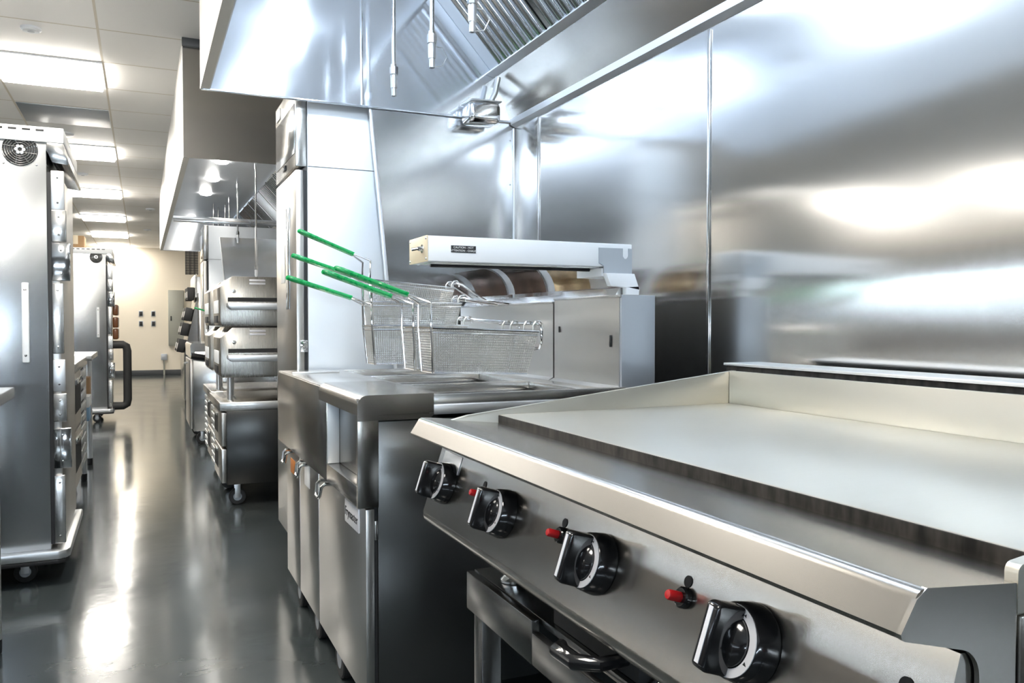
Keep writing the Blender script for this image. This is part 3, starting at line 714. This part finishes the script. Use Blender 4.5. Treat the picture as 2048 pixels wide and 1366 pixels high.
# ------------------------------------------------------------------ tall holding cabinets on the right
def reach_in(y, label, zt=2.12):
    R = thing('holding_cabinet', label, 'holding cabinet', (.95, y + .27, 0), 'tall steel reach-in cabinets along the right wall')
    x0 = .632
    MB().box(x0, 1.33, y, y + .555, .13, zt - .001, .003).build('body', 'pale_sheet', R)
    MB().box(x0 + .002, 1.31, y - .0012, y - .0003, 1.770, 1.7725).build('seam', 'dark_gap', R)
    MB().box(.585, x0 - .002, y + .001, y + .545, 1.768, zt, .004).build('header', 'steel', R)
    MB().box(.582, .5848, y + .02, y + .52, 1.825, zt - .09, .001).build('header_plate', 'hood_steel', R)
    MB().box(.5775, .5845, y + .25, y + .30, 1.79, 1.815, .002).build('rocker_switch', 'black', R)
    MB().box(.580, .5845, y + .40, y + .50, zt - .07, zt - .02, .002).build('emblem', 'silver', R)
    d = MB().box(.585, .617, y + .003, y + .545, .18, 1.755, .004).build('door', 'steel_front', R)
    MB().box(.58, .5848, y + .16, y + .24, 1.18, 1.62, .001).build('door_handle', 'hood_steel', d)
    MB().box(.6175, x0 - .001, y + .008, y + .54, .18, 1.755).build('gasket', 'black_matte', R)
    MB().box(.598, .628, y - .012, y + .0025, 1.0, 1.05, .003).build('door_hinge', 'chrome', R)
    MB().box(.598, .628, y - .012, y + .0025, .4, .45, .003).build('door_hinge', 'chrome', R)
    MB().box(.582, .5848, y + .3, y + .4, 1.30, 1.47, .001).build('notice', 'white', R)
    for dx, dy in ((.70, .08), (.70, .47), (1.25, .08), (1.25, .47)): caster(R, dx, y + dy, .13)
    return R
R1 = reach_in(3.485, 'tall steel holding cabinet standing just behind the fryers')
copy_tree(R1, (.95, 9.05 + .27, 0), 'tall steel holding cabinet far down the aisle past the conveyor ovens')

# ------------------------------------------------------------------ left tall mobile cabinets
def tall_cabinet(label):
    T = thing('proofing_cabinet', label, 'proofing cabinet', (-.72, 4.4, 0), 'tall steel mobile cabinets on the left')
    y0, y1, xr, xl = 4.0, 4.78, -.362, -1.06
    MB().box(xl, xr, y0, y1, .155, 1.93, .003).build('body', 'cab_steel', T)
    MB().box(xl - .01, -.296, y0 - .012, y1, 1.882, 1.945, .004).build('top_cap', 'white_metal', T)
    for i in range(7):
        x = -.335 - .05 * i - .03
        MB().box(x - .034, x - .004, y0 - .0135, y0 - .0122, 1.926, 1.934, .0005).build('vent_slot', 'dark_gap', T)
    MB().prism([(-.361, 1.881), (-.298, 1.881), (-.276, 1.797), (-.284, 1.792), (-.340, 1.800), (-.361, 1.85)], 'y', y0 - .008, y1 - .02, .001).build('control_box', 'steel_side', T)
    # fan grill: dark well, rings, spokes, hub petals
    cx, cz = -.458, 1.845
    f = MB().lathe([(0, .066), (.002, .066), (.002, 0)], (cx, y0 - .0005, cz), (0, -1, 0), 40).build('fan_grill', 'dark_gap', T)
    gr = MB()
    for r in (.064, .055, .046, .037, .028):
        gr.tube([(cx + r * math.cos(a), y0 - .006, cz + r * math.sin(a)) for a in [2 * PI * k / 40 for k in range(40)]], .0016, 6, closed=True)
    for k in range(8):
        a = 2 * PI * k / 8 + .2
        gr.tube([(cx + .02 * math.cos(a), y0 - .0065, cz + .02 * math.sin(a)), (cx + .064 * math.cos(a + .35), y0 - .0065, cz + .064 * math.sin(a + .35))], .0012, 6)
    gr.build('grill_rings', 'chrome', f)
    hb = MB()
    for k in range(6):
        a = 2 * PI * k / 6
        hb.lathe([(0, .0075), (.003, .0065), (.004, 0)], (cx + .014 * math.cos(a), y0 - .004, cz + .014 * math.sin(a)), (0, -1, 0), 12)
    hb.build('fan_hub', 'alu', f)
    for dx, dz in ((-.06, .06), (.06, .06), (-.06, -.06), (.06, -.06)):
        MB().lathe([(0, .004), (.002, .003), (.003, 0)], (cx + dx, y0 - .0004, cz + dz), (0, -1, 0), 10).build('screw', 'chrome', T)
    b = MB().box(-.457, -.431, y0 - .028, y0 - .0003, .955, 1.29, .004).build('side_bumper', 'white_metal', T)
    for z in (.985, 1.26): MB().lathe([(0, .006), (.002, .005), (.003, 0)], (-.444, y0 - .0283, z), (0, -1, 0), 12).build('screw', 'chrome', b)
    d = MB().box(-.348, -.316, y0 + .006, y1 - .03, .175, 1.76, .003).build('door', 'steel_front', T)
    MB().box(-.3615, -.3485, y0 + .006, y1 - .02, .175, 1.76).build('gasket', 'black_matte', T)
    for (z0, z1, xo, m, n) in ((1.60, 1.765, -.296, 'alu', 'hinge_plate'), (1.30, 1.46, -.276, 'chrome', 'door_latch'), (1.465, 1.60, -.290, 'steel', 'hinge_plate'), (.83, .965, -.300, 'alu', 'hinge_plate'), (.70, .82, -.296, 'steel', 'hinge_plate'), (.50, .672, -.280, 'chrome', 'door_latch'), (.18, .47, -.306, 'steel', 'hinge_plate'), (.99, 1.29, -.304, 'steel', 'hinge_plate')):
        h = MB().box(-.347, xo, y0 - .012, y0 + .005, z0, z1, .004).build(n, m, T)
        for zz in (z0 + .03, z1 - .03):
            MB().lathe([(0, .005), (.003, .004), (.004, 0)], ((-.347 + xo) / 2, y0 - .0123, zz), (0, -1, 0), 10).build('screw', 'chrome', h)
    # perimeter bumper with a rounded front corner
    ring = [(xl - .03, y0 - .04), (-.33, y0 - .04), (-.302, y0 - .025), (-.29, y0 + .01), (-.29, y1 + .03), (xl - .03, y1 + .03)]
    MB().prism([(x, y) for x, y in ring], 'z', .118, .1545, .006).build('bumper_rail', 'alu', T)
    MB().prism([(x * 1. + (.004 if x < -.8 else -.004), y) for x, y in ring], 'z', .10, .1175, .004).build('base_frame', 'black_matte', T)
    for x, y in ((-.47, 4.10), (-.47, 4.68), (-.98, 4.10), (-.98, 4.68)): caster(T, x, y, .0995, .045)
    return T
T1 = tall_cabinet('tall steel mobile cabinet cut by the left picture border, fan at its top')
T2 = copy_tree(T1, (-.72, 10.65, 0), 'tall steel mobile cabinet further back with a black push handle')
y2 = 10.25
MB().tube([(-.31, y2 + .04, .87), (-.20, y2 + .04, .87), (-.165, y2 + .04, .85), (-.155, y2 + .04, .80), (-.155, y2 + .04, .25), (-.165, y2 + .04, .20), (-.20, y2 + .04, .18), (-.31, y2 + .04, .18)], .044, 12).build('push_handle', 'rubber', T2)
for z in (1.20, 1.06, .93):
    MB().box(-.30, -.245, y2 + .02, y2 + .5, z, z + .12, .015, 3).build('door_window', 'amber', T2)
t = thing('cardboard_box', 'brown cardboard box on top of the rear mobile cabinet', 'box', (-.66, 10.5, 1.946))
MB().box(-.75, -.58, 10.35, 10.7, 1.9465, 2.085, .003).build('carton', 'card', t)
MB().box(-.69, -.64, 10.347, 10.703, 1.99, 2.0865, .001).build('tape', 'beige', t)

# ------------------------------------------------------------------ worktables and chef bases
def worktable(x0, x1, y0, y1, zt, label, shelf=None):
    W = thing('worktable', label, 'worktable', ((x0 + x1) / 2, (y0 + y1) / 2, 0))
    MB().box(x0, x1, y0, y1, zt - .038, zt, .004).build('tabletop', 'steel', W)
    for x in (x0 + .06, x1 - .06):
        for y in (y0 + .06, y1 - .06):
            L = MB().cyl((x, y, .05), (x, y, zt - .0385), .02, 16).build('leg', 'alu', W)
            MB().lathe([(0.001, .016), (.004, .02), (.0495, .021)], (x, y, 0), (0, 0, 1), 14).build('foot', 'black_matte', L)
    z = shelf or .25
    MB().box(x0 + .085, x1 - .085, y0 + .03, y1 - .03, z - .02, z, .002).build('under_shelf', 'steel_side', W)
    return W
worktable(-1.4, -.404, .9, 3.30, .90, 'steel worktable whose corner shows at the left border before the mobile cabinet')
worktable(-1.0, -.325, 6.5, 7.35, .89, 'low steel worktable behind the left refrigerated base with cartons below', .40)
t = thing('carton', 'blue and white carton on the shelf of the far left worktable', 'carton', (-.42, 6.9, .40))
MB().box(-.47, -.36, 6.75, 7.0, .401, .50, .002).build('box', 'blue_card', t)
MB().box(-.472, -.358, 6.748, 7.002, .5005, .58, .002).build('lid', 'white', t)
t = thing('cardboard_box', 'brown cardboard box on the shelf behind the blue and white carton', 'box', (-.45, 7.15, .40))
MB().box(-.56, -.37, 7.03, 7.24, .401, .70, .002).build('carton', 'card', t)
MB().box(-.49, -.44, 7.027, 7.243, .45, .7015, .001).build('tape', 'beige', t)

def chef_base(x_front, face, y0, y1, zb, zt, depth, label, wheels=True):
    """refrigerated drawer base; face = -1 looks to -x, +1 looks to +x"""
    s_ = face
    C = thing('refrigerated_base', label, 'refrigerated base', (x_front - s_ * depth / 2, (y0 + y1) / 2, 0), 'low refrigerated drawer bases')
    def bx(mb, a0, a1, *r, **k):
        lo, hi = sorted((x_front - s_ * a0, x_front - s_ * a1)); return mb.box(lo, hi, *r, **k)
    bx(MB(), .03, depth, y0, y1, zb, zt - .055, bev=.002).build('body', 'deep_shaded_steel', C)
    bx(MB(), -.012, depth + .01, y0 - .006, y1 + .006, zt - .0545, zt, bev=.006).build('worktop', 'steel', C)
    yd = y0 + (y1 - y0) * .68
    hm = (zt - .06 - zb) / 2
    for k in range(2):
        z0 = zb + .012 + k * hm; z1 = z0 + hm - .016
        d = bx(MB(), 0, .0295, y0 + .006, yd, z0, z1, bev=.004).build('drawer', 'steel_front', C)
        ym = (y0 + yd) / 2
        bx(MB(), -.0012, -.0004, ym - .02, yd - .04, z0 + (z1 - z0) * .28, z1 - (z1 - z0) * .12).build('recessed_pull', 'dark_gap', d)
        bx(MB(), -.010, -.0014, ym - .02, yd - .04, z1 - (z1 - z0) * .20, z1 - (z1 - z0) * .10, bev=.002).build('pull_lip', 'chrome', d)
    gq = bx(MB(), .012, .0295, yd + .006, y1 - .006, zb + .012, zt - .06, bev=.001).build('louvre_grille', 'dark_gap', C)
    sl = MB(); n = 9; h = (zt - .08 - zb - .02)
    for i in range(n):
        z = zb + .02 + h * i / n
        bx(sl, -.002, .0115, yd + .008, y1 - .008, z + h / n * .38, z + h / n * .98, bev=.002)
    sl.build('louvres', 'alu', gq)
    for a in (.10, depth - .1):
        for y in (y0 + .12, y1 - .12): caster(C, x_front - s_ * a, y, zb, .05)
    return C
chef_base(-.362, +1, 4.98, 6.42, .13, .885, .6, 'low steel refrigerated base with drawers behind the left mobile cabinet')
C1 = chef_base(.427, -1, 5.20, 5.98, .145, .645, .78, 'low refrigerated drawer base under the nearer conveyor oven stack')
copy_tree(C1, (.427 + .39 + .015, 6.03 + .39 + .03, 0), 'low refrigerated drawer base under the rear conveyor oven stack')

# ------------------------------------------------------------------ conveyor oven stacks
def conveyor_oven(label, lab_loc):
    O = thing('conveyor_oven', label, 'conveyor oven', lab_loc, 'double deck conveyor ovens')
    y0, y1 = 5.26, 5.78
    for k, (zb, zt) in enumerate(((.787, 1.092), (1.099, 1.402))):
        prof = [(.44, zb), (.43, zb + .03), (.43, zt - .065), (.50, zt), (1.20, zt), (1.20, zb)]
        d = MB().prism(prof, 'y', y0, y1, .004).build('oven_deck', 'oven_steel', O)
        zs = zb + .130
        MB().box(.475, 1.15, y0 - .0015, y0 - .0003, zs + .02, zs + .045).build('conveyor_mouth', 'dark_gap', d)
        MB().prism([(.465, zs - .012), (.465, zs + .010), (1.10, zs + .010), (1.10, zs - .012), (1.08, zs - .03), (.485, zs - .03)], 'y', y0 - .12, y0 - .002, .003).build('crumb_tray', 'alu', d)
        tr = MB()
        for i in range(14): tr.tube([(.475 + i * .045, y0 - .115, zs + .013), (.475 + i * .045, y0 - .004, zs + .013)], .002, 5)
        tr.build('conveyor_belt', 'wire', d)
        for zz in (.012, .032): MB().box(.60, .695, y0 - .0018, y0 - .0004, zt - .06 + zz, zt - .048 + zz, .0004).build('rating_plate', 'silver', d)
        MB().lathe([(0, .012), (.002, .012), (.003, 0)], (.51, y0 - .0003, zt - .09), (0, -1, 0), 16).build('vent_plug', 'chrome', d)
        MB().box(.4255, .4297, y0 + .10, y0 + .42, zb + .08, zb + .16, .001).build('control_strip', 'white_metal', d)
        MB().box(.4255, .4297, y0 + .16, y0 + .40, zb + .02, zb + .065, .001).build('fan_slot', 'black_matte', d)
    for x, y in ((.49, 5.34), (.53, 5.66), (1.1, 5.34), (1.1, 5.66)): MB().cyl((x, y, .6462), (x, y, .7865), .016, 12).build('leg', 'alu', O)
    return O
O1 = conveyor_oven('double deck conveyor oven nearest in the aisle, on a low base', (.8, 5.5, .646))
copy_tree(O1, (.8, 6.33, .646), 'double deck conveyor oven behind the nearest one, partly hidden')

# ------------------------------------------------------------------ second fryer
E = thing('fryer', 'rear single fryer with one green handled basket past the ovens', 'fryer', (.8, 8.4, 0))
MB().box(.42, 1.25, 8.0, 8.9, .13, .86, .004).build('body', 'steel_side', E)
MB().prism([(.40, .80)] + arc(.42, .905, .025, 180, 90, 5) + [(1.25, .93), (1.25, .861), (.43, .861), (.43, .80)], 'y', 7.985, 8.915).build('top_lip', 'hood_steel', E)
d = MB().box(.395, .419, 8.02, 8.88, .15, .78, .004).build('door', 'steel_front', E)
MB().tube([(.395, 8.45, .74), (.365, 8.45, .73), (.365, 8.56, .73), (.395, 8.56, .74)], .007, 8).build('door_handle', 'chrome', d)
k = MB().cyl((.40, 7.95, .82), (.52, 7.95, .80), .028, 16).build('drain_knob', 'black', E)
MB().cyl((.5205, 7.95, .80), (.55, 7.95, .795), .022, 16).build('knob_collar', 'red', k)
MB().box(1.10, 1.30, 7.99, 8.9, .931, 1.2, .004).build('flue_wall', 'steel', E)
for x, y in ((.5, 8.1), (.5, 8.8), (1.15, 8.1), (1.15, 8.8)): caster(E, x, y, .13)
bcopy((.72, 8.3, 1.10), 'wire fry basket on the rear fryer, its green handle pointing to the aisle', 0.)

# ------------------------------------------------------------------ bin rack at the far end
K = thing('bin_rack', 'steel dispenser rack with black bins at the far right of the aisle', 'rack', (.75, 12.2, 0))
MB().prism([(.50, .10), (.50, .70), (.66, 1.42), (.66, 1.72), (1.1, 1.72), (1.1, .10)], 'y', 11.6, 12.7, .004).build('frame', 'steel_side', K)
MB().prism([(.64, 1.45), (.64, 1.72), (.66, 1.76), (.66, 1.45)], 'y', 11.58, 12.72).build('top_shelf', 'steel', K)
for y in (11.65, 12.65):
    MB().box(.55, .58, y - .015, y + .015, 0.001, .0995).build('leg', 'black_matte', K)
def bin_(x, y, z, ang, label, lab=True):
    b = thing('dispenser_bin', label, 'bin', (x, y, z), 'black bins on the far dispenser rack')
    mt = Matrix.Translation((x, y, z)) @ Matrix.Rotation(math.radians(ang), 4, 'Y')
    MB().box(-.085, .0, -.13, .13, -.085, .085, .006, mat=mt).build('bin_body', 'black_matte', b)
    MB().box(-.0885, -.0855, -.10, .10, -.05, .03, .001, mat=mt).build('label_card', 'clear_bag', b)
    return b
rows = (('top', .637, 1.50, 0), ('second', .600, 1.22, 12), ('third', .555, 1.02, 12), ('bottom', .512, .80, 12))
for rn, x, z, a in rows:
    for side, y in (('near', 11.85), ('far', 12.30)):
        bin_(x, y, z, a, f'black dispenser bin in the {rn} row of the far rack, {side} column')
o = thing('wire_bundle', 'dark hanging mesh curtain above the far bin rack', 'mesh curtain', (.62, 11.9, CZ))
mm = MB()
for i in range(18): mm.tube([(.54 + .009 * i, 11.9 + .02 * math.sin(i), 1.76), (.54 + .009 * i, 11.9, 2.67)], .004, 5)
for i in range(26): mm.tube([(.535, 11.9, 1.78 + .034 * i), (.70, 11.9, 1.78 + .034 * i)], .003, 5)
mm.build('mesh', 'black_matte', o)
MB().box(.53, .71, 11.88, 11.92, 2.655, 2.679, .003).build('top_bar', 'grey_metal', o)
t = tag(MB().box(.70, .755, 11.3, 11.33, 1.50, 2.1, .003).build('tan_board', 'wood'), 'narrow tan board standing on the far rack behind the rear cabinet', 'board')
t = tag(MB().box(.665, .78, 11.25, 11.58, 0.001, 1.5, .003).build('rack_post', 'steel_side'), 'plain steel post cabinet beside the far bin rack', 'post')

# ------------------------------------------------------------------ camera, world, look
cam = bpy.data.cameras.new('camera'); co = bpy.data.objects.new('camera', cam); COL.objects.link(co)
co.location = (0, 0, 1.125)
co.rotation_euler = (math.radians(90 - 1.354), 0, math.radians(-24.15))
cam.sensor_width = 36; cam.lens = 1650. / 2048 * 36; cam.clip_start = .02; cam.clip_end = 100
SC.camera = co
w = bpy.data.worlds.new('world'); SC.world = w; w.use_nodes = True
w.node_tree.nodes['Background'].inputs['Color'].default_value = (.6, .75, 1, 1)
w.node_tree.nodes['Background'].inputs['Strength'].default_value = .3
vs = SC.view_settings
SC.display_settings.display_device = 'sRGB'
vs.view_transform = 'Standard'; vs.look = 'None'; vs.gamma = 1; vs.use_curve_mapping = False
vs.exposure = .9
cy = SC.cycles
cy.max_bounces = 10; cy.glossy_bounces = 7; cy.diffuse_bounces = 5; cy.sample_clamp_indirect = 8; cy.use_denoising = True
cy.blur_glossy = .3
